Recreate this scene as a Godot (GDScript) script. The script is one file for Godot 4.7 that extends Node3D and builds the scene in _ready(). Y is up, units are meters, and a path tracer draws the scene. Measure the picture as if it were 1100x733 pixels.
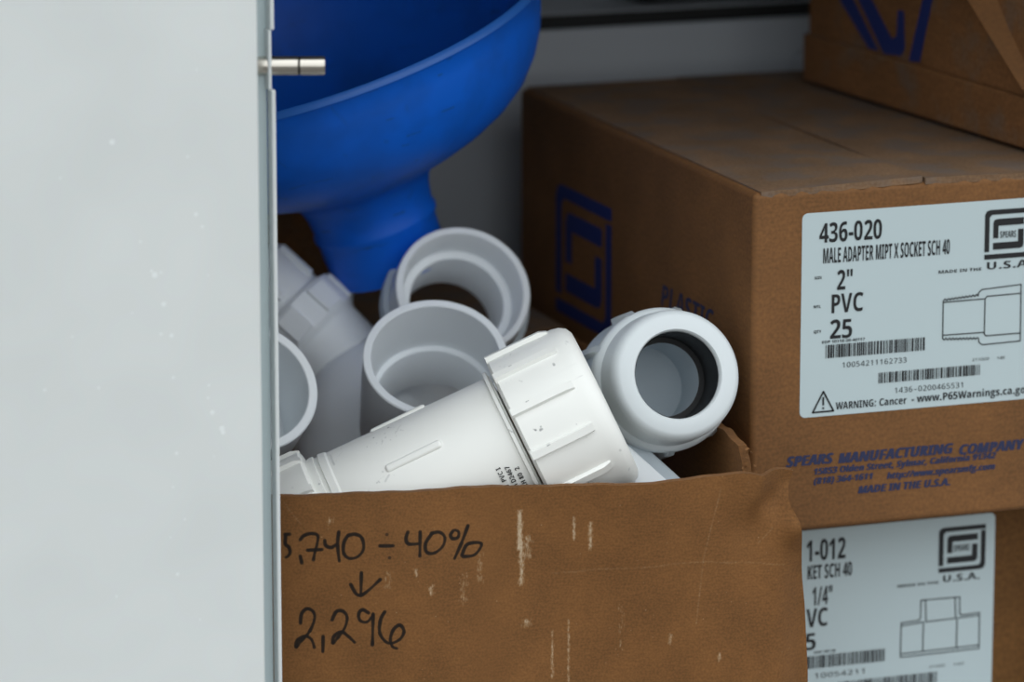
extends Node3D

# ---------------------------------------------------------------- mesh kit
class Kit:
	var v := PackedVector3Array()
	var n := PackedVector3Array()
	var t := PackedVector2Array()
	var ix := PackedInt32Array()
	func vert(p: Vector3, nn: Vector3, uv := Vector2.ZERO) -> int:
		v.append(p); n.append(nn); t.append(uv)
		return v.size() - 1
	func tri(a: int, b: int, c: int) -> void:
		var f := (v[b] - v[a]).cross(v[c] - v[a])
		if f.dot(n[a] + n[b] + n[c]) > 0.0:   # front faces run clockwise
			ix.append_array(PackedInt32Array([a, c, b]))
		else:
			ix.append_array(PackedInt32Array([a, b, c]))
	func quad(a: int, b: int, c: int, d: int) -> void:
		tri(a, b, c); tri(a, c, d)
	func flat(p: Array, nn := Vector3.ZERO, uvs := []) -> void:   # flat convex polygon
		var q := nn
		if q == Vector3.ZERO:
			q = -(p[1] - p[0]).cross(p[2] - p[0]).normalized()
		var k := []
		for i in p.size():
			k.append(vert(p[i], q, uvs[i] if uvs else Vector2.ZERO))
		for i in range(1, p.size() - 1):
			tri(k[0], k[i], k[i + 1])
	func mesh() -> ArrayMesh:
		var a := []
		a.resize(Mesh.ARRAY_MAX)
		a[Mesh.ARRAY_VERTEX] = v
		a[Mesh.ARRAY_NORMAL] = n
		a[Mesh.ARRAY_TEX_UV] = t
		a[Mesh.ARRAY_INDEX] = ix
		var m := ArrayMesh.new()
		m.add_surface_from_arrays(Mesh.PRIMITIVE_TRIANGLES, a)
		return m
	# box with rounded edges, centred at c
	func rbox(c: Vector3, size: Vector3, r: float, turn := Basis()) -> void:
		var h := size / 2.0
		r = minf(r, minf(h.x, minf(h.y, h.z)) * 0.98)
		for axis in 3:
			for side in [-1.0, 1.0]:
				var u := (axis + 1) % 3
				var w := (axis + 2) % 3
				var lu := [-h[u], -h[u] + r * 0.35, -h[u] + r, h[u] - r, h[u] - r * 0.35, h[u]]
				var lw := [-h[w], -h[w] + r * 0.35, -h[w] + r, h[w] - r, h[w] - r * 0.35, h[w]]
				var g := []
				for i in 6:
					for j in 6:
						var p := Vector3()
						p[axis] = side * h[axis]
						p[u] = lu[i]
						p[w] = lw[j]
						var q := p.clamp(-(h - Vector3.ONE * r), h - Vector3.ONE * r)
						var nn := (p - q).normalized()
						g.append(vert(c + turn * (q + nn * r), turn * nn, Vector2(p[u], p[w])))
				for i in 5:
					for j in 5:
						quad(g[i * 6 + j], g[i * 6 + j + 1], g[i * 6 + j + 7], g[i * 6 + j + 6])
	# body of revolution round y; profile of Vector2(radius, y); closed profiles repeat their first point
	func lathe(p: Array, segs := 72, soft := 40.0) -> void:
		var m := p.size() - 1
		var ns := []
		for i in m:
			var d: Vector2 = (p[i + 1] - p[i]).normalized()
			ns.append(Vector2(d.y, -d.x))
		var closed: bool = p[0].is_equal_approx(p[m])
		var lim := cos(deg_to_rad(soft))
		var along := 0.0
		for i in m:
			var pa = ns[i - 1] if i > 0 else (ns[m - 1] if closed else ns[i])
			var pb = ns[i + 1] if i < m - 1 else (ns[0] if closed else ns[i])
			var na: Vector2 = (ns[i] + pa).normalized() if ns[i].dot(pa) > lim else ns[i]
			var nb: Vector2 = (ns[i] + pb).normalized() if ns[i].dot(pb) > lim else ns[i]
			var len: float = p[i].distance_to(p[i + 1])
			var first := v.size()
			for s in segs + 1:
				var a := TAU * s / segs
				var e := Vector3(cos(a), 0, sin(a))
				vert(Vector3(e.x * p[i].x, p[i].y, e.z * p[i].x), Vector3(e.x * na.x, na.y, e.z * na.x), Vector2(float(s) / segs, along))
				vert(Vector3(e.x * p[i + 1].x, p[i + 1].y, e.z * p[i + 1].x), Vector3(e.x * nb.x, nb.y, e.z * nb.x), Vector2(float(s) / segs, along + len))
			for s in segs:
				var b := first + s * 2
				quad(b, b + 1, b + 3, b + 2)
			along += len
	# round tube along a path, radius for each point
	func sweep(pts: Array, rad: Array, segs := 48, inward := false) -> void:
		var fr := []
		var up := Vector3(0.31, 0.87, 0.39)
		for i in pts.size():
			var d: Vector3 = (pts[mini(i + 1, pts.size() - 1)] - pts[maxi(i - 1, 0)]).normalized()
			up = (up - d * up.dot(d)).normalized()
			fr.append([up, d.cross(up)])
		var first := v.size()
		for i in pts.size():
			var slope := 0.0
			for s in segs + 1:
				var a := TAU * s / segs
				var e: Vector3 = fr[i][0] * cos(a) + fr[i][1] * sin(a)
				vert(pts[i] + e * rad[i], -e if inward else e, Vector2(float(s) / segs, float(i) / pts.size()))
		for i in pts.size() - 1:
			for s in segs:
				var b := first + i * (segs + 1) + s
				quad(b, b + 1, b + segs + 2, b + segs + 1)

# ---------------------------------------------------------------- helpers
var M := {}
var used := {}

func numbered(called: String) -> String:
	var k: int = used.get(called, 0)
	used[called] = k + 1
	return called if k == 0 else "%s_%03d" % [called, k]

func thing(called: String, label: String, category: String, at := Vector3.ZERO, group := "") -> Node3D:
	var o := Node3D.new()
	o.name = numbered(called)
	add_child(o)
	o.position = at
	o.set_meta("label", label)
	o.set_meta("category", category)
	if group:
		o.set_meta("group", group)
	return o

func part(called: String, mesh: Mesh, mat: Material, parent: Node, label := "") -> MeshInstance3D:
	var o := MeshInstance3D.new()
	o.name = called
	o.mesh = mesh
	o.material_override = mat
	o.cast_shadow = GeometryInstance3D.SHADOW_CASTING_SETTING_ON
	parent.add_child(o, true)
	if label:
		o.set_meta("label", label)
	return o

func structure(called: String, mesh: Mesh, mat: Material) -> MeshInstance3D:
	var o := part(called, mesh, mat, self)
	o.set_meta("kind", "structure")
	return o

func slab(lo: Vector3, hi: Vector3, r := 0.001) -> ArrayMesh:
	var k := Kit.new()
	k.rbox((lo + hi) / 2.0, hi - lo, r)
	return k.mesh()

func aim(axis: Vector3, roll := 0.0) -> Basis:     # local y becomes axis
	var y := axis.normalized()
	var x := y.cross(Vector3(0.2, 0.3, 0.93)).normalized()
	return Basis(x, y, x.cross(y)) * Basis(Vector3.UP, roll)

func mat(called: String, c: Color, rough := 0.6, metal := 0.0, spec := 0.5) -> StandardMaterial3D:
	var m := StandardMaterial3D.new()
	m.resource_name = called
	m.albedo_color = c
	m.roughness = rough
	m.metallic = metal
	m.metallic_specular = spec
	M[called] = m
	return m

func noise_bytes(w: int, h: int, sd: int, freq: float, oct := 3) -> PackedByteArray:
	var f := FastNoiseLite.new()
	f.seed = sd
	f.frequency = freq
	f.fractal_octaves = oct
	f.noise_type = FastNoiseLite.TYPE_SIMPLEX_SMOOTH
	var im := f.get_seamless_image(w, h)
	im.convert(Image.FORMAT_L8)
	return im.get_data()

func stretched(w: int, h: int, sd: int, freq: float, nx: int, ny: int) -> PackedByteArray:   # noise drawn out along one side
	var f := FastNoiseLite.new()
	f.seed = sd
	f.frequency = freq
	f.fractal_octaves = 2
	var im := f.get_seamless_image(maxi(8, w / nx), maxi(8, h / ny))
	im.convert(Image.FORMAT_L8)
	im.resize(w, h, Image.INTERPOLATE_CUBIC)
	return im.get_data()

# kraft board: fibres lying across, fine flecks, broad blotches; dust = share of grey dust patches
func kraft(w: int, h: int, sd: int, base: Color, dust := 0.0, dust_color := Color(0.40, 0.375, 0.365)) -> Image:
	var blotch := noise_bytes(w, h, sd, 0.006, 4)
	var fleck := noise_bytes(w, h, sd + 1, 0.16, 3)
	var fibre := stretched(w, h, sd + 2, 0.2, 7, 1)
	var flute := stretched(w, h, sd + 3, 0.10, 1, 24)
	var grime := noise_bytes(w, h, sd + 4, 0.011, 5)
	var out := PackedByteArray()
	out.resize(w * h * 3)
	for i in w * h:
		var k := 1.0 + (blotch[i] - 128) * 0.0006 + (fleck[i] - 128) * 0.0009 + (fibre[i] - 128) * 0.0004 + (flute[i] - 128) * 0.00006
		var r := base.r * k
		var g := base.g * k
		var b := base.b * k
		if dust > 0.0:
			var q := clampf((grime[i] / 255.0 - (0.62 - dust * 0.35)) * 2.6 + (fleck[i] - 128) * 0.002, 0.0, 1.0) * 0.6
			r = lerpf(r, dust_color.r, q)
			g = lerpf(g, dust_color.g, q)
			b = lerpf(b, dust_color.b, q)
		out[i * 3] = int(clampf(r * 255.0, 0, 255))
		out[i * 3 + 1] = int(clampf(g * 255.0, 0, 255))
		out[i * 3 + 2] = int(clampf(b * 255.0, 0, 255))
	return Image.create_from_data(w, h, false, Image.FORMAT_RGB8, out)

func stamp(im: Image, x: float, y: float, r: float, c: Color, strength: float) -> void:
	for yy in range(maxi(0, int(y - r - 1)), mini(im.get_height(), int(y + r + 2))):
		for xx in range(maxi(0, int(x - r - 1)), mini(im.get_width(), int(x + r + 2))):
			var q := clampf(r + 0.5 - Vector2(xx - x, yy - y).length(), 0.0, 1.0) * strength
			if q > 0.0:
				im.set_pixel(xx, yy, im.get_pixel(xx, yy).lerp(c, q))

func tri_mat(called: String, im: Image, size: float, rough: float) -> StandardMaterial3D:
	var m := mat(called, Color.WHITE, rough)
	m.albedo_texture = ImageTexture.create_from_image(im)
	m.uv1_triplanar = true
	m.uv1_scale = Vector3.ONE / size
	m.metallic_specular = 0.3
	return m

# ---------------------------------------------------------------- print on flat faces
# a flat face: origin o, right r, up u; print lies just proud of it
func text_mesh(s: String, o: Vector3, r: Vector3, u: Vector3, width: float, height: float, style := "") -> ArrayMesh:
	var tm := TextMesh.new()
	var f := SystemFont.new()
	f.font_names = PackedStringArray(["Droid Sans Mono" if "m" in style else "Droid Sans"])
	f.font_weight = 700 if "b" in style else 400
	tm.font = f
	tm.font_size = 64
	tm.pixel_size = 0.01
	tm.depth = 0.0
	tm.curve_step = 1.0
	tm.text = s
	var a := tm.surface_get_arrays(0)
	var pv: PackedVector3Array = a[Mesh.ARRAY_VERTEX]
	var lo := Vector2(1e9, 1e9)
	var hi := Vector2(-1e9, -1e9)
	for p in pv:
		lo = lo.min(Vector2(p.x, p.y))
		hi = hi.max(Vector2(p.x, p.y))
	# capital height of the font from a capital letter
	var th := TextMesh.new()
	th.font = f; th.font_size = 64; th.pixel_size = 0.01; th.depth = 0.0; th.text = "H"
	var hv: PackedVector3Array = th.surface_get_arrays(0)[Mesh.ARRAY_VERTEX]
	var cap0 := 1e9
	var cap1 := -1e9
	for p in hv:
		cap0 = minf(cap0, p.y); cap1 = maxf(cap1, p.y)
	var sx := width / (hi.x - lo.x)
	var sy := height / (cap1 - cap0)
	var lean := 0.22 if "i" in style else 0.0
	var k := Kit.new()
	var nn := r.cross(u).normalized()
	var ii: PackedInt32Array = a[Mesh.ARRAY_INDEX]
	var shifts := [-0.07, 0.0, 0.07] if "x" in style else [0.0]      # heavy lettering: strokes laid side by side
	for sh in shifts:
		var first := k.v.size()
		for p in pv:
			var y := (p.y - cap0) * sy
			k.vert(o + r * ((p.x - lo.x) * sx + y * lean + sh * height) + u * y + nn * 0.00002 * sh / 0.07, nn)
		for i in range(0, ii.size(), 3):
			k.tri(first + ii[i], first + ii[i + 1], first + ii[i + 2])
	return k.mesh()

func stroke(k: Kit, o: Vector3, r: Vector3, u: Vector3, pts: Array, w: float) -> void:
	var nn := r.cross(u).normalized()
	for i in pts.size() - 1:
		var a: Vector2 = pts[i]
		var b: Vector2 = pts[i + 1]
		var d := (b - a).normalized() * w / 2.0
		var e := Vector2(-d.y, d.x)
		a -= d * 0.6
		b += d * 0.6
		var c := []
		for q in [a + e, b + e, b - e, a - e]:
			c.append(o + r * q.x + u * q.y)
		k.flat(c, nn)

func patch(k: Kit, o: Vector3, r: Vector3, u: Vector3, pts: Array) -> void:
	var nn := r.cross(u).normalized()
	var t := Geometry2D.triangulate_polygon(PackedVector2Array(pts))
	for i in range(0, t.size(), 3):
		k.flat([o + r * pts[t[i]].x + u * pts[t[i]].y, o + r * pts[t[i + 1]].x + u * pts[t[i + 1]].y, o + r * pts[t[i + 2]].x + u * pts[t[i + 2]].y], nn)

# the square maze-like emblem; o is its lower left corner, w and h its size
func emblem(o: Vector3, r: Vector3, u: Vector3, w: float, h: float) -> ArrayMesh:
	var k := Kit.new()
	var rr := r * w
	var uu := u * h
	var shapes := [
		[[0.0, 0.15], [0.10, 0.15], [0.10, 0.85], [0.15, 0.90], [1.0, 0.90], [1.0, 1.0], [0.10, 1.0], [0.03, 0.97], [0.0, 0.90]],
		[[0.0, 0.0], [0.90, 0.0], [0.97, 0.03], [1.0, 0.10], [1.0, 0.87], [0.90, 0.87], [0.90, 0.15], [0.85, 0.10], [0.0, 0.10]],
		[[0.18, 0.42], [0.29, 0.42], [0.29, 0.67], [0.83, 0.67], [0.83, 0.81], [0.26, 0.81], [0.20, 0.79], [0.18, 0.73]],
		[[0.18, 0.19], [0.75, 0.19], [0.81, 0.21], [0.83, 0.27], [0.83, 0.58], [0.71, 0.58], [0.71, 0.33], [0.18, 0.33]],
	]
	for s in shapes:
		var pts := []
		for p in s:
			pts.append(Vector2(p[0], p[1]))
		patch(k, o, rr, uu, pts)
	return k.mesh()

func bars(o: Vector3, r: Vector3, u: Vector3, w: float, h: float, sd: int) -> ArrayMesh:
	var rng := RandomNumberGenerator.new()
	rng.seed = sd
	var k := Kit.new()
	var x := 0.0
	var unit := w / 150.0
	while x < w:
		var b: float = unit * [1, 1, 2, 3][rng.randi() % 4]
		b = minf(b, w - x)
		patch(k, o, r, u, [Vector2(x, 0), Vector2(x + b, 0), Vector2(x + b, h), Vector2(x, h)])
		x += b + unit * [1, 1, 2, 2][rng.randi() % 4]
	return k.mesh()

func sticker(o: Vector3, r: Vector3, u: Vector3, w: float, h: float, rad: float) -> ArrayMesh:
	var k := Kit.new()
	var nn := r.cross(u).normalized()
	var pts := []
	for c in [[w - rad, h - rad, 0.0], [rad, h - rad, 90.0], [rad, rad, 180.0], [w - rad, rad, 270.0]]:
		for i in 5:
			var a := deg_to_rad(c[2] + 22.5 * i)
			pts.append(Vector2(c[0] + cos(a) * rad, c[1] + sin(a) * rad))
	var face := []
	for p in pts:
		face.append(o + r * p.x + u * p.y + nn * 0.0002)
	k.flat(face, nn)
	for i in pts.size():
		var a: Vector3 = face[i]
		var b: Vector3 = face[(i + 1) % pts.size()]
		k.flat([a, b, b - nn * 0.0002, a - nn * 0.0002], (b - a).cross(nn).normalized())
	return k.mesh()

func build_camera_and_light() -> void:
	var cam := Camera3D.new()
	cam.name = "camera"
	add_child(cam)
	var fwd := Vector3(0.3322, -0.2181, -0.9176)
	cam.look_at_from_position(Vector3(-0.8819, 0.8041, 2.0849), Vector3(-0.8819, 0.8041, 2.0849) + fwd, Vector3.UP)
	var at := CameraAttributesPhysical.new()
	at.frustum_focal_length = 12.0 * 5000.0 / 366.5
	at.frustum_focus_distance = 2.27
	at.exposure_aperture = 6.5
	at.frustum_near = 0.05
	at.frustum_far = 200.0
	cam.attributes = at
	cam.fov = rad_to_deg(2.0 * atan(366.5 / 5000.0))
	cam.current = true
	var we := WorldEnvironment.new()
	we.name = "world_environment"
	var e := Environment.new()
	e.background_mode = Environment.BG_SKY
	var sm := ProceduralSkyMaterial.new()      # even overcast
	sm.sky_top_color = Color(0.93, 0.95, 0.965)
	sm.sky_horizon_color = Color(0.73, 0.74, 0.745)
	sm.ground_bottom_color = Color(0.30, 0.295, 0.29)
	sm.ground_horizon_color = Color(0.34, 0.335, 0.33)
	sm.sky_curve = 0.6
	var sky := Sky.new()
	sky.sky_material = sm
	e.sky = sky
	e.tonemap_mode = Environment.TONE_MAPPER_LINEAR
	e.tonemap_exposure = 2.25
	e.sdfgi_enabled = true
	e.ssao_enabled = true
	e.ssil_enabled = true
	we.environment = e
	add_child(we)

# ---------------------------------------------------------------- materials
func build_materials() -> void:
	mat("white_paint", Color(0.86, 0.88, 0.88), 0.38)
	mat("edge_paint", Color(0.78, 0.84, 0.85), 0.4)
	mat("liner", Color(0.69, 0.71, 0.73), 0.5)
	mat("seal", Color(0.08, 0.085, 0.085), 0.7)
	mat("black_plastic", Color(0.05, 0.05, 0.055), 0.45)
	mat("asphalt", Color(0.40, 0.39, 0.38), 0.9)
	mat("steel", Color(0.78, 0.76, 0.72), 0.16, 1.0)
	mat("steel_dark", Color(0.12, 0.11, 0.10), 0.5, 0.6)
	mat("rubber", Color(0.075, 0.08, 0.085), 0.55)
	mat("ink", Color(0.07, 0.075, 0.085), 0.6)
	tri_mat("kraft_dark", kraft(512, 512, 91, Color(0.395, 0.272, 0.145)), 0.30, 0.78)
	mat("blue_rim", Color(0.15, 0.40, 0.74), 0.45)
	mat("blue_ink", Color(0.075, 0.15, 0.40), 0.75)
	mat("blue_ink_pale", Color(0.145, 0.17, 0.30), 0.75)
	mat("sticker", Color(0.73, 0.79, 0.80), 0.45)
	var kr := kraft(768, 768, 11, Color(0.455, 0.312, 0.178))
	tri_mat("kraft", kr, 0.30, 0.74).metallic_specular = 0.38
	tri_mat("kraft_dim", kraft(512, 512, 41, Color(0.470, 0.325, 0.198), 0.15), 0.30, 0.85)
	tri_mat("kraft_dusty", kraft(768, 768, 23, Color(0.475, 0.375, 0.285), 0.60), 0.30, 0.9)
	# white plastic of the fittings, with dark handling scuffs
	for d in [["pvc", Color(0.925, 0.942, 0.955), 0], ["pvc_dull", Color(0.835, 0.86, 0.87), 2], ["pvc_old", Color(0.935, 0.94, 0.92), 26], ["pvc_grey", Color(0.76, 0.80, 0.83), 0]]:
		var im := Image.create(768, 768, false, Image.FORMAT_RGB8)
		im.fill(d[1])
		var rng := RandomNumberGenerator.new()
		rng.seed = 5 + d[2]
		var base: Color = d[1]
		for i in d[2] * 3:                       # clusters of nicks, a few longer scratches and smudges
			var p := Vector2(rng.randf() * 768, rng.randf() * 768)
			var lean := rng.randf() * TAU
			var many := rng.randi() % 9
			for j in 1 + many:
				var q := p + Vector2.from_angle(lean) * rng.randfn() * 14.0 + Vector2(rng.randfn(), rng.randfn()) * 3.5
				var dir := Vector2.from_angle(lean + rng.randfn() * 0.5)
				var ln := rng.randi_range(1, 3) if rng.randf() < 0.75 else rng.randi_range(5, 16)
				var shade := base.lerp(Color(0.12, 0.13, 0.14), rng.randf_range(0.15, 0.9) * (0.55 if ln > 4 else 1.0))
				var fat := rng.randf_range(0.35, 0.8) if rng.randf() < 0.85 else rng.randf_range(1.0, 1.9)
				for s in ln:
					stamp(im, q.x + dir.x * s + rng.randfn() * 0.3, q.y + dir.y * s + rng.randfn() * 0.3, fat, shade, rng.randf_range(0.3, 0.9))
		var m := tri_mat(d[0], im, 0.24, 0.42)
		m.metallic_specular = 0.45
	# blue funnel plastic with scratches and brown specks
	var bi := Image.create(512, 512, false, Image.FORMAT_RGB8)
	var g := noise_bytes(512, 512, 77, 0.012, 4)
	for i in 512 * 512:
		bi.set_pixel(i % 512, i / 512, Color(0.03, 0.40, 0.86).lerp(Color(0.05, 0.35, 0.74), clampf((g[i] - 120) / 90.0, 0, 1)))
	var rn := RandomNumberGenerator.new()
	rn.seed = 9
	for i in 90:
		var x := rn.randf() * 512
		var y := rn.randf() * 512
		for s in rn.randi_range(2, 14):
			stamp(bi, x + s, y + s * 0.1, rn.randf_range(0.4, 1.0), Color(0.20, 0.22, 0.30), 0.45)
	var fm := tri_mat("blue_plastic", bi, 0.30, 0.5)
	fm.metallic_specular = 0.4

# ---------------------------------------------------------------- the compartment
func build_shell() -> void:
	structure("ground", slab(Vector3(-30, -0.95, -30), Vector3(30, -0.85, 30)), M.asphalt)
	structure("floor", slab(Vector3(-1.0, -0.03, -0.62), Vector3(0.62, 0.0, 0.12)), M.liner)
	structure("ceiling", slab(Vector3(-1.0, CEIL, -0.62), Vector3(0.62, CEIL + 0.03, 0.06)), M.liner)
	structure("wall_left", slab(Vector3(-0.43, -0.03, -0.62), Vector3(-0.40, CEIL + 0.03, 0.045)), M.liner)
	structure("wall_right", slab(Vector3(0.62, -0.03, -0.62), Vector3(0.65, CEIL + 0.03, 0.06)), M.liner)
	structure("wall_back", slab(Vector3(-1.0, -0.03, -0.65), Vector3(0.62, CEIL + 0.03, -0.62)), M.liner)
	# lower lining of the back, with a shelf on it
	structure("trim_1", slab(Vector3(-1.0, 0.0, -0.42), Vector3(0.62, 0.3948, -0.40)), M.liner)
	structure("trim_2", slab(Vector3(-1.0, 0.3948, -0.425), Vector3(0.62, 0.4030, -0.402)), M.seal)
	structure("trim_3", slab(Vector3(-1.0, 0.4038, -0.49), Vector3(0.62, CEIL, -0.47)), M.liner)
	structure("trim_4", slab(Vector3(0.19, 0.0, -0.40), Vector3(0.62, 0.3755, -0.03), 0.006), M.liner)    # raised step that the top carton also rests on
	var sh := thing("shelf", "narrow white shelf with a dark front edge behind the cartons", "shelf", Vector3(0, 0.4030, -0.44))
	part("shelf_board", slab(Vector3(-1.0, 0, -0.05), Vector3(0.62, 0.0008, 0.0375), 0.0003), M.liner, sh)

const CEIL := 0.63

func build_door() -> void:
	var d := thing("compartment_door", "plain white painted metal compartment door with a folded edge", "door", Vector3(-0.5840, -0.0085, 0.046))
	var im := Image.create(1024, 1024, false, Image.FORMAT_RGB8)
	var nb := noise_bytes(1024, 1024, 31, 0.004, 3)
	for i in 1024 * 1024:
		var k := 1.0 + (nb[i] - 128) * 0.00012
		im.set_pixel(i % 1024, i / 1024, Color(0.845 * k, 0.862 * k, 0.855 * k))
	# small pale drops and chips, (x, y) in metres on the door
	for s in SPOTS:
		stamp(im, (s[0] + 0.50) / 0.40 * 1024, (0.55 - s[1]) / 0.40 * 1024, s[2] * 2.2, Color(0.94, 0.96, 0.96), 0.6)
	var sk := mat("door_skin", Color.WHITE, 0.36)
	sk.albedo_texture = ImageTexture.create_from_image(im)
	sk.texture_repeat = false
	var k := Kit.new()
	k.rbox(Vector3(-0.045, 0.33, 0.0115), Vector3(0.71, 0.70, 0.015), 0.0016)
	for i in k.t.size():
		k.t[i] = Vector2((k.v[i].x - 0.6 + 0.50) / 0.40, (0.55 - k.v[i].y) / 0.40)   # same place on the sheet as the spots
	part("door_skin", k.mesh(), sk, d)
	# the recessed return and its turned lip
	part("edge_channel", slab(Vector3(0.295, -0.02, -0.012), Vector3(0.3215, 0.68, -0.006), 0.0006), M.edge_paint, d)
	var lip := Kit.new()
	lip.rbox(Vector3(0.32285, 0.2180, -0.0035), Vector3(0.0022, 0.4760, 0.0075), 0.0008)
	lip.rbox(Vector3(0.32140, 0.4700, -0.0035), Vector3(0.0018, 0.0285, 0.0065), 0.0008)
	lip.rbox(Vector3(0.32245, 0.5820, -0.0035), Vector3(0.0022, 0.1960, 0.0075), 0.0008)
	part("edge_lip", lip.mesh(), M.white_paint, d)
	var riv := Kit.new()
	riv.lathe([Vector2(0.0, 0.0007), Vector2(0.0005, 0.0005), Vector2(0.0008, 0.0)], 10)
	var rm := riv.mesh()
	for y in [0.487, 0.449, 0.437, 0.411, 0.2455, 0.302, 0.199]:
		var o := part("rivet", rm, M.edge_paint, d)
		o.position = Vector3(0.3130 + fmod(y * 37.0, 1.0) * 0.004, y, -0.006)
		o.rotation.x = PI / 2
	# chrome latch bolt leaving the edge
	var p := Kit.new()
	p.lathe([Vector2(0, 0), Vector2(0.00445, 0), Vector2(0.00445, 0.0287), Vector2(0.0041, 0.0289), Vector2(0.0041, 0.0296), Vector2(0.00445, 0.0298), Vector2(0.00445, 0.0405), Vector2(0.0041, 0.0412), Vector2(0.0, 0.0412)], 40, 20)
	var pin := part("latch_bolt", p.mesh(), M.steel, d, "chrome latch bolt")
	pin.transform = Transform3D(aim(Vector3(0.9403, 0.0, 0.3404)), Vector3(0.3080, 0.4667, -0.0101))
	var gr := Kit.new()
	gr.lathe([Vector2(0.00425, 0.0288), Vector2(0.00425, 0.0297)], 40)
	part("groove", gr.mesh(), M.steel_dark, pin)

const SPOTS := [
	[-0.36, 0.44, 1.5], [-0.341, 0.377, 1.6], [-0.337, 0.363, 1.3], [-0.3385, 0.349, 0.8], [-0.352, 0.36, 0.5], [-0.3195, 0.471, 0.6], [-0.3245, 0.431, 0.7], [-0.321, 0.404, 1.0],
	[-0.318, 0.398, 0.8], [-0.3475, 0.393, 0.7], [-0.3335, 0.348, 1.1], [-0.333, 0.328, 0.8], [-0.3805, 0.351, 0.6], [-0.3685, 0.326, 0.7], [-0.394, 0.327, 0.8], [-0.316, 0.323, 0.7],
	[-0.3145, 0.310, 1.3], [-0.3100, 0.302, 1.5], [-0.3095, 0.300, 1.2], [-0.3165, 0.317, 0.7], [-0.332, 0.292, 0.9], [-0.334, 0.276, 0.6], [-0.3285, 0.260, 0.6], [-0.3325, 0.234, 0.9],
	[-0.3355, 0.252, 0.5], [-0.3845, 0.425, 0.6], [-0.3155, 0.375, 0.5], [-0.314, 0.289, 0.4], [-0.338, 0.378, 0.7], [-0.3425, 0.379, 0.8], [-0.362, 0.226, 0.6], [-0.322, 0.211, 0.5],
]

# ---------------------------------------------------------------- cartons
func carton_top(parent: Node3D, lo: Vector3, hi: Vector3, m: Material, lift: float) -> void:
	# two long flaps that meet above the middle, their front ends a little raised and frayed
	var mid := (lo.x + hi.x) / 2.0
	for s in [0, 1]:
		var x0 := lo.x + 0.0042 if s == 0 else mid + 0.0006
		var x1 := mid - 0.0006 if s == 0 else hi.x - 0.0042
		var k := Kit.new()
		var nx := 16
		var nz := 20
		var idx := []
		for side in 2:
			var row := []
			for j in nz + 1:
				for i in nx + 1:
					var fx := float(i) / nx
					var fz := float(j) / nz
					var inner := fx if s == 0 else 1.0 - fx
					var z := lerpf(lo.z + 0.001, hi.z - 0.0005, fz)
					var rise := lift * inner * smoothstep(0.72, 1.0, fz) + 0.0006 * sin(fz * 9.0 + s * 2.0) * inner
					var frayed := 0.0008 * sin(i * 2.7 + s) if j == nz else 0.0
					row.append(k.vert(Vector3(lerpf(x0, x1, fx), hi.y + rise - (0.0034 if side == 1 else 0.0), z + frayed), Vector3.UP if side == 0 else Vector3.DOWN))
			idx.append(row)
		for side in 2:
			for j in nz:
				for i in nx:
					var a: int = j * (nx + 1) + i
					k.quad(idx[side][a], idx[side][a + 1], idx[side][a + nx + 2], idx[side][a + nx + 1])
		# edges
		for j in nz:
			for i in [0, nx]:
				var a: int = j * (nx + 1) + i
				k.flat([k.v[idx[0][a]], k.v[idx[0][a + nx + 1]], k.v[idx[1][a + nx + 1]], k.v[idx[1][a]]], Vector3.LEFT if i == 0 else Vector3.RIGHT)
		for i in nx:
			var a: int = nz * (nx + 1) + i
			k.flat([k.v[idx[0][a]], k.v[idx[0][a + 1]], k.v[idx[1][a + 1]], k.v[idx[1][a]]], Vector3.BACK)
		part("top_flap", k.mesh(), m, parent)

func lines_on(label: Node3D, base: Vector3, rows: Array, m: Material) -> void:
	for t in rows:
		part("printed_text", text_mesh(t[0], Vector3(t[1], t[2], 0.00045) - base, Vector3.RIGHT, Vector3.UP, t[3], t[4], t[5]), m, label)

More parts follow.
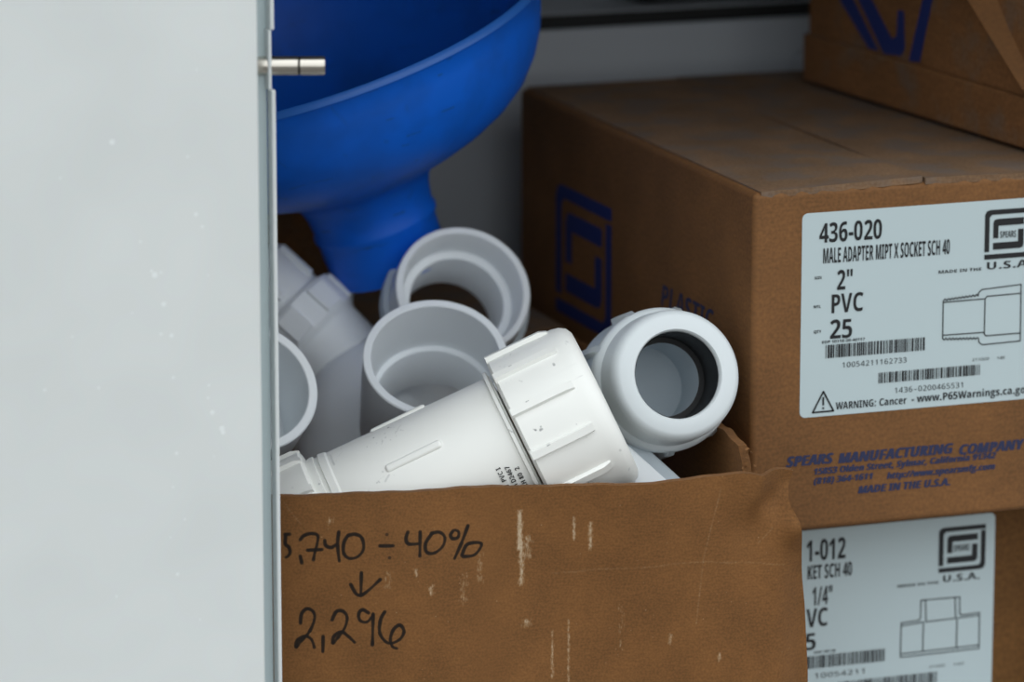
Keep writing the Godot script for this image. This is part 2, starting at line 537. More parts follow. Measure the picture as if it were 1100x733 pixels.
func build_upper_carton() -> void:
	var base := Vector3(0.09, 0.1980, -0.17)
	var b := thing("carton", "brown cardboard carton with white label reading 436-020, stacked on another carton", "carton", base)
	part("body", slab(Vector3(-0.09, 0.0003, -0.168), Vector3(0.095, 0.1753, 0.17), 0.0030), M.kraft, b)
	carton_top(b, Vector3(-0.09, 0, -0.168), Vector3(0.095, 0.1760, 0.17), M.kraft_dusty, 0.0022)
	# wide strip of dull tape along the seam between the flaps
	var lab := part("label", sticker(Vector3(0.0262, 0.2572, 0.0) - base, Vector3.RIGHT, Vector3.UP, 0.1310, 0.1045, 0.003), M.sticker, b, "white printed label")
	lines_on(lab, base, [
		["436-020", 0.0355, 0.3462, 0.0340, 0.0099, "b"],
		["MALE ADAPTER MIPT X SOCKET SCH 40", 0.0377, 0.3357, 0.0694, 0.0076, "b"],
		["2\"", 0.0455, 0.3216, 0.0084, 0.0100, "b"],
		["PVC", 0.0427, 0.3099, 0.0173, 0.0096, "b"],
		["25", 0.0421, 0.2968, 0.0120, 0.0096, "b"],
		["SIZE", 0.0333, 0.3279, 0.0038, 0.0014, "b"],
		["MTL", 0.0330, 0.3132, 0.0038, 0.0014, "b"],
		["QTY", 0.0332, 0.3003, 0.0041, 0.0015, "b"],
		["EDP 10118-20-40717", 0.0378, 0.2947, 0.0234, 0.0014, "b"],
		["10054211162733", 0.0491, 0.2815, 0.0353, 0.0027, "m"],
		["1436-0200465531", 0.0782, 0.2660, 0.0378, 0.0028, "m"],
		["211020", 0.1209, 0.2792, 0.0094, 0.0015, ""],
		["148", 0.1349, 0.2791, 0.0042, 0.0015, ""],
		["WARNING:", 0.0458, 0.2601, 0.0221, 0.0037, "b"],
		["Cancer", 0.0698, 0.2601, 0.0150, 0.0037, "b"],
		["- www.P65Warnings.ca.gov", 0.0876, 0.2603, 0.0667, 0.0038, "b"],
		["MADE IN THE", 0.1012, 0.3260, 0.0238, 0.0016, "b"],
		["U.S.A.", 0.1280, 0.3262, 0.0250, 0.0037, "b"],
		["SPEARS", 0.1350, 0.3420, 0.0088, 0.0034, "b"],
	], M.ink)
	var o := Vector3(0, 0, 0.00045) - base
	part("printed_barcode", bars(Vector3(0.0398, 0.2870, 0) + o, Vector3.RIGHT, Vector3.UP, 0.0545, 0.0068, 3), M.ink, lab)
	part("printed_barcode", bars(Vector3(0.0691, 0.2718, 0) + o, Vector3.RIGHT, Vector3.UP, 0.0566, 0.0055, 8), M.ink, lab)
	part("printed_emblem", emblem(Vector3(0.1264, 0.3314, 0) + o, Vector3.RIGHT, Vector3.UP, 0.0262, 0.0254), M.ink, lab)
	var k := Kit.new()
	stroke(k, o, Vector3.RIGHT, Vector3.UP, [Vector2(0.0332, 0.2596), Vector2(0.0446, 0.2596), Vector2(0.0389, 0.2700), Vector2(0.0332, 0.2596)], 0.0009)
	stroke(k, o, Vector3.RIGHT, Vector3.UP, [Vector2(0.0389, 0.2668), Vector2(0.0389, 0.2632)], 0.0010)
	stroke(k, o, Vector3.RIGHT, Vector3.UP, [Vector2(0.0389, 0.2616), Vector2(0.0389, 0.2612)], 0.0010)
	part("printed_warning_triangle", k.mesh(), M.ink, lab)
	# outline drawing of a threaded adapter
	var f := Kit.new()
	var up := []
	var dn := []
	for i in 21:
		var x := 0.1041 + 0.0194 * i / 20.0
		up.append(Vector2(x, 0.3117 + 0.0012 * i / 20.0 + (0.0010 if i % 2 else 0.0)))
		dn.append(Vector2(x, 0.2925 - 0.0010 * i / 20.0 - (0.0010 if i % 2 else 0.0)))
	up.append_array([Vector2(0.1237, 0.3145), Vector2(0.1254, 0.3161), Vector2(0.1474, 0.3172), Vector2(0.1477, 0.2878), Vector2(0.1264, 0.2874), Vector2(0.1245, 0.2888), Vector2(0.1241, 0.2912)])
	for pl in [up, dn, [Vector2(0.1041, 0.3117), Vector2(0.1042, 0.2925)], [Vector2(0.1041, 0.3110), Vector2(0.1274, 0.3112)], [Vector2(0.1043, 0.2940), Vector2(0.1274, 0.2938)],
			[Vector2(0.1475, 0.3126), Vector2(0.1285, 0.3124), Vector2(0.1274, 0.3112), Vector2(0.1274, 0.2930), Vector2(0.1282, 0.2919), Vector2(0.1475, 0.2919)]]:
		stroke(f, o, Vector3.RIGHT, Vector3.UP, pl, 0.0006)
	part("printed_drawing", f.mesh(), M.ink, lab)
	# maker's lines printed on the board
	for t in [["SPEARS", 0.0193, 0.2325, 0.0245, 0.0052, "bix"], ["MANUFACTURING", 0.0480, 0.2320, 0.0622, 0.0052, "bix"], ["COMPANY", 0.1147, 0.2308, 0.0356, 0.0052, "bix"],
			["15853 Olden Street, Sylmar, California 91342", 0.0341, 0.2273, 0.1010, 0.0032, "bix"], ["(818) 364-1611", 0.0344, 0.2223, 0.0318, 0.0032, "bix"],
			["http://www.spearsmfg.com", 0.0749, 0.2216, 0.0598, 0.0032, "bix"], ["MADE IN THE U.S.A.", 0.0591, 0.2153, 0.0508, 0.0038, "bix"]]:
		part("printed_text", text_mesh(t[0], Vector3(t[1], t[2], 0.00025) - base, Vector3.RIGHT, Vector3.UP, t[3], t[4], t[5]), M.blue_ink_pale, b)
	# emblem and a word on the side
	part("printed_emblem", emblem(Vector3(-0.00025, 0.2582, -0.2790) - base, Vector3.BACK, Vector3.UP, 0.0850, 0.0722), M.blue_ink, b)
	part("printed_text", text_mesh("PLASTIC", Vector3(-0.00025, 0.2925, -0.122) - base, Vector3.BACK, Vector3.UP, 0.070, 0.0115, "bi"), M.blue_ink_pale, b)

func build_lower_carton() -> void:
	# pushed five centimetres further in than the carton on top of it
	var base := Vector3(0.09, 0.0, -0.22)
	var b := thing("carton", "brown cardboard carton with white label reading 1-012, at the bottom of the stack", "carton", base)
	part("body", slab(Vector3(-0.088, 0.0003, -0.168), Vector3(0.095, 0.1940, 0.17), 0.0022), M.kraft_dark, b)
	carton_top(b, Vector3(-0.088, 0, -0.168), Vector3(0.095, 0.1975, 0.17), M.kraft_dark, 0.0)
	var lab := part("label", sticker(Vector3(0.0295, 0.0795, -0.05) - base, Vector3.RIGHT, Vector3.UP, 0.1310, 0.1045, 0.003), M.sticker, b, "white printed label")
	lines_on(lab, base - Vector3(0, 0, -0.05), [
		["1-012", 0.0528, 0.1673, 0.0221, 0.0112, "b"],
		["KET SCH 40", 0.0537, 0.1576, 0.0250, 0.0074, "b"],
		["1/4\"", 0.0565, 0.1434, 0.0113, 0.0098, "b"],
		["VC", 0.0533, 0.1318, 0.0121, 0.0098, "b"],
		["5", 0.0530, 0.1196, 0.0058, 0.0090, "b"],
		["EDP 10118", 0.0580, 0.1172, 0.0120, 0.0014, "b"],
		["10054211", 0.0585, 0.1038, 0.0282, 0.0027, "m"],
		["MADE IN THE", 0.1049, 0.1484, 0.0235, 0.0015, "b"],
		["U.S.A.", 0.1310, 0.1489, 0.0210, 0.0037, "b"],
		["SPEARS", 0.1368, 0.1650, 0.0090, 0.0034, "b"],
		["211020", 0.1240, 0.1028, 0.0090, 0.0014, ""],
		["147", 0.1380, 0.1027, 0.0062, 0.0014, ""],
	], M.ink)
	var o := Vector3(0, 0, -0.05 + 0.00045) - base
	part("printed_barcode", bars(Vector3(0.0430, 0.1093, 0) + o, Vector3.RIGHT, Vector3.UP, 0.0556, 0.0068, 5), M.ink, lab)
	part("printed_barcode", bars(Vector3(0.0720, 0.0945, 0) + o, Vector3.RIGHT, Vector3.UP, 0.0565, 0.0060, 6), M.ink, lab)
	part("printed_emblem", emblem(Vector3(0.1282, 0.1542, 0) + o, Vector3.RIGHT, Vector3.UP, 0.0269, 0.0242), M.ink, lab)
	var f := Kit.new()
	for pl in [
			[Vector2(0.1074, 0.1287), Vector2(0.1073, 0.1104), Vector2(0.1527, 0.1108), Vector2(0.1525, 0.1304), Vector2(0.1421, 0.1300), Vector2(0.1410, 0.1311), Vector2(0.1408, 0.1400), Vector2(0.1185, 0.1403), Vector2(0.1185, 0.1311), Vector2(0.1175, 0.1296), Vector2(0.1074, 0.1290)],
			[Vector2(0.1211, 0.1400), Vector2(0.1217, 0.1283), Vector2(0.1387, 0.1286), Vector2(0.1382, 0.1399)],
			[Vector2(0.1202, 0.1284), Vector2(0.1201, 0.1122)], [Vector2(0.1396, 0.1286), Vector2(0.1395, 0.1122)],
			[Vector2(0.1074, 0.1274), Vector2(0.1202, 0.1284)], [Vector2(0.1074, 0.1122), Vector2(0.1527, 0.1126)], [Vector2(0.1396, 0.1286), Vector2(0.1525, 0.1289)]]:
		stroke(f, o, Vector3.RIGHT, Vector3.UP, pl, 0.0006)
	part("printed_drawing", f.mesh(), M.ink, lab)

func build_top_carton() -> void:
	# stands on the dusty top of the labelled carton, turned a few degrees
	var base := Vector3(0.1528, 0.3762, -0.2933)
	var b := thing("carton", "brown cardboard carton with a blue emblem, on top of the labelled stack", "carton", base)
	b.rotation.y = atan2(0.0838, 0.9965)     # local z runs along its long side
	part("lower_band", slab(Vector3(0.0, 0.0, 0.0), Vector3(0.16, 0.0268, 0.285), 0.0015), M.kraft_dim, b)
	part("body", slab(Vector3(0.0022, 0.026, 0.002), Vector3(0.158, 0.19, 0.27), 0.002), M.kraft_dim, b)
	# blue emblem strips, in (along, height) on the side
	var k := Kit.new()
	var o := Vector3(0.0019, -0.3762, 0.0)
	for s in [
			[[0.0387, 0.4267], [0.030, 0.4345], [0.034, 0.452], [0.050, 0.452], [0.046, 0.438], [0.0547, 0.4289], [0.0839, 0.4047], [0.0724, 0.4045]],
			[[0.0599, 0.4296], [0.053, 0.437], [0.056, 0.448], [0.075, 0.448], [0.071, 0.437], [0.0756, 0.4317], [0.098, 0.4135], [0.103, 0.4155], [0.104, 0.430], [0.1108, 0.4303], [0.1125, 0.410], [0.1086, 0.4055], [0.0891, 0.4040]],
			[[0.0840, 0.449], [0.0990, 0.4370], [0.118, 0.4395], [0.1230, 0.449]],
			[[0.1169, 0.4040], [0.1290, 0.4052], [0.1425, 0.4440], [0.1320, 0.4430]]]:
		var pts := []
		for p in s:
			pts.append(Vector2(p[0], p[1]))
		patch(k, o, Vector3.BACK, Vector3.UP, pts)
	part("printed_emblem", k.mesh(), M.blue_ink, b)
	# loose front flap hanging off the corner
	var f := Kit.new()
	var q := [Vector3(-0.010, 0.082, 0.185), Vector3(-0.004, 0.0325, 0.245), Vector3(0.03, 0.010, 0.300), Vector3(0.09, 0.10, 0.300), Vector3(0.03, 0.15, 0.215)]
	var nn := Vector3(-0.75, 0.35, 0.55).normalized()
	f.flat(q, nn)
	var back := []
	for p in q:
		back.append(p - nn * 0.0035)
	f.flat(back, -nn)
	for i in q.size():
		var j: int = (i + 1) % q.size()
		f.flat([q[i], q[j], back[j], back[i]], (q[j] - q[i]).cross(nn).normalized())
	part("loose_flap", f.mesh(), M.kraft, b)

const D_DIR := Vector3(0.9809, 0.0, 0.1944)
const D_OUT := Vector3(-0.1944, 0.0, 0.9809)
const D_POS := Vector3(-0.0053, 0.0, 0.0721)

const WRITING := [
	[-0.2508, 0.2280, -0.2482, 0.2280],
	[-0.2503, 0.2276, -0.2505, 0.2232, -0.2488, 0.2215, -0.2483, 0.2188, -0.2494, 0.2169, -0.2506, 0.2165],
	[-0.2434, 0.2170, -0.2426, 0.2132],
	[-0.2434, 0.2250, -0.2415, 0.2271, -0.2378, 0.2280, -0.2349, 0.2268, -0.2353, 0.2225, -0.2364, 0.2183, -0.2371, 0.2146],
	[-0.2400, 0.2197, -0.2327, 0.2198],
	[-0.2316, 0.2245, -0.2311, 0.2218, -0.2285, 0.2207, -0.2259, 0.2222],
	[-0.2248, 0.2285, -0.2254, 0.2221, -0.2246, 0.2135],
	[-0.2202, 0.2267, -0.2223, 0.2231, -0.2225, 0.2177, -0.2197, 0.2149, -0.2155, 0.2158, -0.2129, 0.2195, -0.2137, 0.2249, -0.2170, 0.2269, -0.2202, 0.2264],
	[-0.2016, 0.2260, -0.2012, 0.2259],
	[-0.2051, 0.2205, -0.1983, 0.2202],
	[-0.2004, 0.2144, -0.2000, 0.2143],
	[-0.1912, 0.2267, -0.1922, 0.2235, -0.1910, 0.2207, -0.1857, 0.2205],
	[-0.1852, 0.2264, -0.1855, 0.2141],
	[-0.1794, 0.2251, -0.1826, 0.2204, -0.1821, 0.2161, -0.1784, 0.2154, -0.1742, 0.2184, -0.1731, 0.2227, -0.1758, 0.2255, -0.1800, 0.2251],
	[-0.1689, 0.2258, -0.1703, 0.2237, -0.1692, 0.2218, -0.1666, 0.2224, -0.1663, 0.2251, -0.1684, 0.2261],
	[-0.1616, 0.2279, -0.1648, 0.2197, -0.1685, 0.2118],
	[-0.1648, 0.2132, -0.1627, 0.2180, -0.1595, 0.2192, -0.1553, 0.2187, -0.1558, 0.2161, -0.1590, 0.2130, -0.1643, 0.2127],
	[-0.2140, 0.2077, -0.2143, 0.1964],
	[-0.2193, 0.2020, -0.2146, 0.1961, -0.2047, 0.2039],
	[-0.2435, 0.1831, -0.2429, 0.1880, -0.2403, 0.1903, -0.2374, 0.1888, -0.2367, 0.1850, -0.2393, 0.1786, -0.2436, 0.1740, -0.2457, 0.1714, -0.2451, 0.1746, -0.2414, 0.1766, -0.2383, 0.1748, -0.2368, 0.1704],
	[-0.2326, 0.1762, -0.2328, 0.1681],
	[-0.2283, 0.1841, -0.2262, 0.1883, -0.2231, 0.1885, -0.2210, 0.1854, -0.2221, 0.1801, -0.2258, 0.1748, -0.2279, 0.1725, -0.2273, 0.1760, -0.2237, 0.1780, -0.2205, 0.1757, -0.2172, 0.1723],
	[-0.2105, 0.1871, -0.2136, 0.1889, -0.2154, 0.1868, -0.2147, 0.1835, -0.2116, 0.1826, -0.2092, 0.1849, -0.2084, 0.1870],
	[-0.2084, 0.1865, -0.2088, 0.1708],
	[-0.2027, 0.1876, -0.2048, 0.1836, -0.2053, 0.1772, -0.2027, 0.1727, -0.1996, 0.1715, -0.1954, 0.1735, -0.1935, 0.1772, -0.1954, 0.1805, -0.1985, 0.1785, -0.2001, 0.1737, -0.1991, 0.1698, -0.1967, 0.1687],
]
const D_TOP := [-0.40, 0.2478, -0.2510, 0.2470, -0.2084, 0.2463, -0.1362, 0.2458, -0.0817, 0.2464, -0.0451, 0.2487, -0.0267, 0.2499, -0.0083, 0.2492, 0.0, 0.2470, 0.02, 0.2470]
const D_EDGE := [0.2470, 0.0, 0.2387, -0.0026, 0.2317, -0.0034, 0.2246, 0.0004, 0.2104, 0.0033, 0.1962, 0.0054, 0.1772, 0.0075, 0.1425, 0.0094, 0.0, 0.0094]   # (height, along) going down

func along(table: Array, x: float) -> float:      # straight lines between (x, y) pairs, x rising or falling
	for i in range(0, table.size() - 2, 2):
		var a: float = table[i]
		var b: float = table[i + 2]
		if (x - a) * (x - b) <= 0.0 and a != b:
			return lerpf(table[i + 1], table[i + 3], (x - a) / (b - a))
	return table[1] if absf(x - table[0]) < absf(x - table[table.size() - 2]) else table[table.size() - 1]

func front_panel_texture() -> Image:
	# covers along -0.36 .. 0.02 and height 0 .. 0.26
	var w := 1520
	var h := 1040
	var im := kraft(w, h, 61, Color(0.460, 0.315, 0.178))
	var rng := RandomNumberGenerator.new()
	rng.seed = 12
	var pale := Color(0.80, 0.73, 0.63)
	var px := func(s: float, y: float) -> Vector2: return Vector2((s + 0.36) * 4000.0, (0.26 - y) * 4000.0)
	# pale scuffs where the paper is rubbed: long upright smears and small nicks
	for s in [[-0.1362, 0.2346, 0.2150, 1.1, 420], [-0.1356, 0.2200, 0.1975, 1.3, 300], [-0.1325, 0.2220, 0.2110, 2.0, 110], [-0.1101, 0.2311, 0.2197, 0.7, 90], [-0.1021, 0.2282, 0.2143, 1.0, 130], [-0.1800, 0.2000, 0.1955, 1.2, 45],
			[-0.1329, 0.1800, 0.1770, 2.2, 50], [-0.1204, 0.1740, 0.1500, 0.7, 90], [-0.1124, 0.1790, 0.1450, 0.6, 120], [-0.0628, 0.1710, 0.1660, 0.9, 30], [-0.0387, 0.1605, 0.1575, 0.6, 25],
			[-0.1873, 0.2085, 0.2050, 0.8, 25], [-0.1640, 0.2050, 0.1900, 2.0, 50], [-0.1560, 0.2140, 0.2000, 1.6, 45], [-0.0870, 0.1900, 0.1600, 1.2, 30], [-0.2290, 0.2360, 0.2330, 1.6, 18], [-0.2010, 0.2080, 0.2000, 2.2, 28]]:
		for i in s[4]:
			var q: Vector2 = px.call(s[0], lerpf(s[1], s[2], rng.randf()))
			var hh := rng.randf_range(2.0, 9.0)
			q.x += rng.randfn() * s[3] * 2.2
			for j in int(hh):
				stamp(im, q.x, q.y + j, rng.randf_range(0.6, 1.6), pale, 0.09)
	for i in 500:                        # scattered specks
		var q := Vector2(rng.randf() * w, rng.randf() * h)
		stamp(im, q.x, q.y, rng.randf_range(0.4, 1.2), pale if rng.randf() < 0.7 else Color(0.32, 0.21, 0.13), rng.randf_range(0.15, 0.5))
	# worn creases
	for c in [[-0.1207, 0.2024, -0.0814, 0.2045, -0.0456, 0.2068, -0.0054, 0.2027], [-0.0386, 0.2434, -0.0470, 0.2082, -0.0504, 0.1750], [-0.012, 0.222, -0.020, 0.214], [-0.2510, 0.2440, -0.2430, 0.2330]]:
		for i in range(0, c.size() - 2, 2):
			var a: Vector2 = px.call(c[i], c[i + 1])
			var b: Vector2 = px.call(c[i + 2], c[i + 3])
			var m := int(a.distance_to(b))
			for j in m:
				var q := a.lerp(b, float(j) / m) + Vector2(0, sin(j * 0.05) * 1.2)
				stamp(im, q.x, q.y + rng.randfn() * 0.8, rng.randf_range(0.6, 2.0), pale, rng.randf_range(0.0, 0.10))
	# felt pen
	for st in WRITING:
		var p := []
		for i in range(0, st.size(), 2):
			p.append(px.call(st[i], st[i + 1]))
		for i in p.size() - 1:
			var p0: Vector2 = p[maxi(i - 1, 0)]
			var p3: Vector2 = p[mini(i + 2, p.size() - 1)]
			var m := maxi(2, int(p[i].distance_to(p[i + 1])))
			for j in m:
				var q: Vector2 = p[i].cubic_interpolate(p[i + 1], p0, p3, float(j) / m)
				stamp(im, q.x, q.y, 3.3 + 0.5 * sin(j * 0.13 + i), Color(0.125, 0.10, 0.08), 0.34)
	return im

func bulge(s: float, y: float) -> float:          # how far the worn front panel leaves its plane
	var b := 0.0035 * sin((s + 0.05) * 16.0) * smoothstep(0.0, 0.25, y)
	b += 0.0018 * sin(s * 47.0 + y * 22.0)
	# the upright crease and the level crease: the board bends a little across each
	b -= 0.05 * maxf(0.0, s - along([-0.0386, 0.2434, -0.0470, 0.2082, -0.0504, 0.1750], 0.0) * 0.0 + 0.044) * smoothstep(0.14, 0.24, y)
	b += 0.05 * maxf(0.0, y - 0.2045 + 0.02 * absf(s + 0.05)) * smoothstep(-0.13, -0.07, s)
	# crumpled top corner: a fold runs down from the rim, the tip is pushed back, a dent under it
	var e := smoothstep(-0.020, -0.002, s) * smoothstep(0.226, 0.244, y)
	b -= 0.013 * e
	b += 0.0045 * exp(-pow((s + 0.019 + (0.247 - y) * 0.25) / 0.0035, 2.0)) * smoothstep(0.222, 0.240, y)
	b -= 0.0050 * exp(-pow((s + 0.010) / 0.007, 2.0) - pow((y - 0.233) / 0.007, 2.0))
	b += 0.0055 * exp(-pow((s + 0.001) / 0.006, 2.0) - pow((y - 0.221) / 0.008, 2.0))
	b -= 0.0022 * exp(-pow((s + 0.026) / 0.010, 2.0) - pow((y - 0.222) / 0.012, 2.0))
	b -= 0.016 * smoothstep(-0.012, 0.010, s) * (1.0 - smoothstep(0.19, 0.225, y))
	return b

func build_open_box() -> void:
	var base := Vector3(-0.17, 0.0, -0.04)
	var b := thing("open_box", "open worn cardboard box with handwritten figures, full of white pipe fittings", "box", base)
	var m := mat("kraft_front", Color.WHITE, 0.78)
	m.albedo_texture = ImageTexture.create_from_image(front_panel_texture())
	m.texture_repeat = false
	m.metallic_specular = 0.3
	var k := Kit.new()
	var ns := 150
	var ny := 90
	var rows := []
	for side in 2:
		var row := []
		for j in ny + 1:
			for i in ns + 1:
				var fy := float(j) / ny
				var fs := float(i) / ns
				var right := 0.0
				var y := fy * 0.25
				var s := -0.36 + fs * 0.36
				var top := along(D_TOP, s)
				y = fy * top
				right = along(D_EDGE, y)
				s = -0.36 + fs * (0.36 + right)
				y = fy * along(D_TOP, s) + (0.0003 * sin(s * 110.0) + 0.00015 * sin(s * 371.0)) * smoothstep(0.96, 1.0, fy)
				var p := D_POS + D_DIR * s + Vector3.UP * y + D_OUT * (bulge(s, y) - (0.0045 if side == 1 else 0.0)) - base
				row.append(k.vert(p, D_OUT if side == 0 else -D_OUT, Vector2((s + 0.36) / 0.38, (0.26 - y) / 0.26)))
		rows.append(row)
	var w := ns + 1
	for side in 2:
		for j in ny + 1:                       # real normals from the neighbours
			for i in w:
				var q: int = rows[side][j * w + i]
				var du: Vector3 = k.v[rows[side][j * w + mini(i + 1, ns)]] - k.v[rows[side][j * w + maxi(i - 1, 0)]]
				var dv: Vector3 = k.v[rows[side][mini(j + 1, ny) * w + i]] - k.v[rows[side][maxi(j - 1, 0) * w + i]]
				k.n[q] = du.cross(dv).normalized() * (1.0 if side == 0 else -1.0)
		for j in ny:
			for i in ns:
				var q: int = j * w + i
				k.quad(rows[side][q], rows[side][q + 1], rows[side][q + w + 1], rows[side][q + w])
	part("front_panel", k.mesh(), m, b)
	# cut edges of the board, top and right
	var ed := Kit.new()
	for i in ns:
		var q: int = ny * w + i
		ed.flat([k.v[rows[0][q]], k.v[rows[0][q + 1]], k.v[rows[1][q + 1]], k.v[rows[1][q]]], Vector3.UP)
	for j in ny:
		var q: int = j * w + ns
		ed.flat([k.v[rows[0][q]], k.v[rows[0][q + w]], k.v[rows[1][q + w]], k.v[rows[1][q]]], D_DIR)
	part("panel_edge", ed.mesh(), M.kraft, b)
	# right side, its free front end torn and fluffy
	var t := Kit.new()
	var nz := 60
	var nyy := 40
	var rr := []
	for side in 2:
		var row := []
		for j in nyy + 1:
			for i in nz + 1:
				var fz := float(i) / nz
				var fy := float(j) / nyy
				var end := 0.0355 + 0.0022 * sin(fy * 61.0) * sin(fy * 23.0 + 1.0) + 0.0012 * sin(fy * 140.0) - 0.010 * smoothstep(0.985, 1.0, fy)
				var z := lerpf(-0.230, end, fz)
				var top := 0.2555 - 0.003 * smoothstep(0.01, 0.035, z) + 0.0006 * sin(z * 300.0)
				var y := fy * top
				var x := -0.010 - 0.003 * sin(fz * 3.0) - 0.004 * smoothstep(0.85, 1.0, fz) * smoothstep(0.7, 1.0, fy) - (0.0045 if side == 1 else 0.0)
				row.append(t.vert(Vector3(x, y, z) - base, Vector3.RIGHT if side == 0 else Vector3.LEFT))
		rr.append(row)
	var ww := nz + 1
	for side in 2:
		for j in nyy:
			for i in nz:
				var q: int = j * ww + i
				t.quad(rr[side][q], rr[side][q + 1], rr[side][q + ww + 1], rr[side][q + ww])
	for i in nz:
		var q: int = nyy * ww + i
		t.flat([t.v[rr[0][q]], t.v[rr[0][q + 1]], t.v[rr[1][q + 1]], t.v[rr[1][q]]], Vector3.UP)
	for j in nyy:
		var q: int = j * ww + nz
		t.flat([t.v[rr[0][q]], t.v[rr[0][q + ww]], t.v[rr[1][q + ww]], t.v[rr[1][q]]], Vector3.BACK)
	part("side_panel", t.mesh(), M.kraft, b)
	# paper shreds along the tear
	var rng := RandomNumberGenerator.new()
	rng.seed = 4
	var sh := Kit.new()
	for i in 46:
		var y := rng.randf_range(0.205, 0.2535)
		var c := Vector3(-0.0165 + rng.randf_range(-0.004, 0.004), y, 0.0352) - base
		var a := Vector3(rng.randfn(), rng.randfn(), rng.randfn()).normalized() * rng.randf_range(0.0008, 0.0024)
		var d := Vector3(rng.randfn(), rng.randfn(), rng.randfn()).normalized() * rng.randf_range(0.0006, 0.0016)
		sh.flat([c, c + a, c + a + d, c + d])
	var so := part("torn_fibres", sh.mesh(), M.kraft, b)
	so.set_meta("kind", "stuff")
	part("side_panel", slab(Vector3(-0.366, 0.0003, -0.230) - base, Vector3(-0.362, 0.245, 0.002) - base), M.kraft, b)
	part("back_panel", slab(Vector3(-0.362, 0.0003, -0.2340) - base, Vector3(-0.014, 0.215, -0.230) - base), M.kraft, b)
	part("bottom", slab(Vector3(-0.362, 0.0, -0.230) - base, Vector3(-0.016, 0.004, 0.0) - base), M.kraft, b)
	part("inner_pad", slab(Vector3(-0.360, 0.142, -0.229) - base, Vector3(-0.018, 0.146, -0.002) - base), M.kraft, b)

func build_rear_boxes() -> void:
	var b := thing("carton", "low dusty cardboard carton carrying the blue funnel", "carton", Vector3(-0.19, 0.0, -0.26))
	part("body", slab(Vector3(-0.19, 0.0003, -0.13), Vector3(0.184, 0.2545, 0.023), 0.002), M.kraft_dim, b)
	carton_top(b, Vector3(-0.19, 0, -0.13), Vector3(0.184, 0.2575, 0.023), M.kraft_dusty, 0.0)
	var c := thing("carton", "small brown carton behind the funnel, beside the white door", "carton", Vector3(-0.24, 0.2583, -0.355))
	part("body", slab(Vector3(-0.14, 0.0, -0.034), Vector3(0.122, 0.072, 0.034), 0.002), M.kraft_dim, c)
	var e := thing("tool_case", "black plastic case on the shelf behind the cartons", "case", Vector3(0.20, 0.4039, -0.442))
	part("body", slab(Vector3(-0.10, 0.0, -0.027), Vector3(0.012, 0.11, 0.027), 0.008), M.black_plastic, e)
	part("lid", slab(Vector3(-0.102, 0.075, -0.0275), Vector3(0.014, 0.082, 0.0285), 0.003), M.black_plastic, e)

# ---------------------------------------------------------------- funnel and fittings
func build_funnel() -> void:
	var f := thing("funnel", "large blue plastic funnel tilted over the fittings", "funnel", Vector3(-0.1099, 0.2971, -0.2394))
	f.basis = aim(Vector3(-0.3141, 0.9493, 0.0152))
	var s := 0.0005
	var outer := [[62, 0], [64, 20], [65, 46], [68, 50], [68, 54], [66, 58], [68, 74], [72, 86], [80, 95], [92, 102], [112, 109], [134, 117], [158, 127], [182, 140], [203, 156], [221, 178], [233, 200], [241, 224], [245, 242], [251, 246], [251, 250], [247, 253]]
	var p := []
	for q in outer:
		p.append(Vector2(q[0] * s, q[1] / 0.934 * s))
	var inner := []
	for q in outer:
		inner.append(Vector2((q[0] - 6) * s, (q[1] / 0.934 + (6 if q[0] > 80 and q[0] < 250 else 0)) * s))
	inner.reverse()
	var k := Kit.new()
	k.lathe(p.slice(0, 20), 96, 60)
	var ins := inner.slice(2)
	k.lathe([p[19], ins[0]] + ins.slice(1), 96, 60)
	part("bowl", k.mesh(), M.blue_plastic, f)
	var r := Kit.new()
	r.lathe(p.slice(19) + [inner[1], inner[2]], 96, 60)
	part("rim", r.mesh(), M.blue_rim, f)

func ribs(parent: Node3D, count: int, first: float, r: float, y0: float, y1: float, w: float, h: float, m: Material) -> void:
	var k := Kit.new()
	# a bar lying along y on the +x side, its far end ramped down
	var pts := []
	for e in [[y0, h], [y1 - 0.004, h * 0.9], [y1, h * 0.2]]:
		pts.append([e[0], e[1]])
	for i in 2:
		var a = pts[i]
		var b = pts[i + 1]
		k.flat([Vector3(r + a[1], a[0], -w * 0.36), Vector3(r + a[1], a[0], w * 0.36), Vector3(r + b[1], b[0], w * 0.36), Vector3(r + b[1], b[0], -w * 0.36)], Vector3.RIGHT)
		for s in [-1.0, 1.0]:
			k.flat([Vector3(r + a[1], a[0], s * w * 0.36), Vector3(r + b[1], b[0], s * w * 0.36), Vector3(r - 0.001, b[0], s * w * 0.5), Vector3(r - 0.001, a[0], s * w * 0.5)], Vector3(0.3, 0, s).normalized())
	k.flat([Vector3(r - 0.001, y0, -w * 0.5), Vector3(r + h, y0, -w * 0.36), Vector3(r + h, y0, w * 0.36), Vector3(r - 0.001, y0, w * 0.5)], Vector3.DOWN)
	k.flat([Vector3(r - 0.001, y1, -w * 0.5), Vector3(r + h * 0.2, y1, -w * 0.36), Vector3(r + h * 0.2, y1, w * 0.36), Vector3(r - 0.001, y1, w * 0.5)], Vector3.UP)
	var mesh := k.mesh()
	for i in count:
		var o := part("rib", mesh, m, parent)
		o.rotation.y = first + TAU * i / count

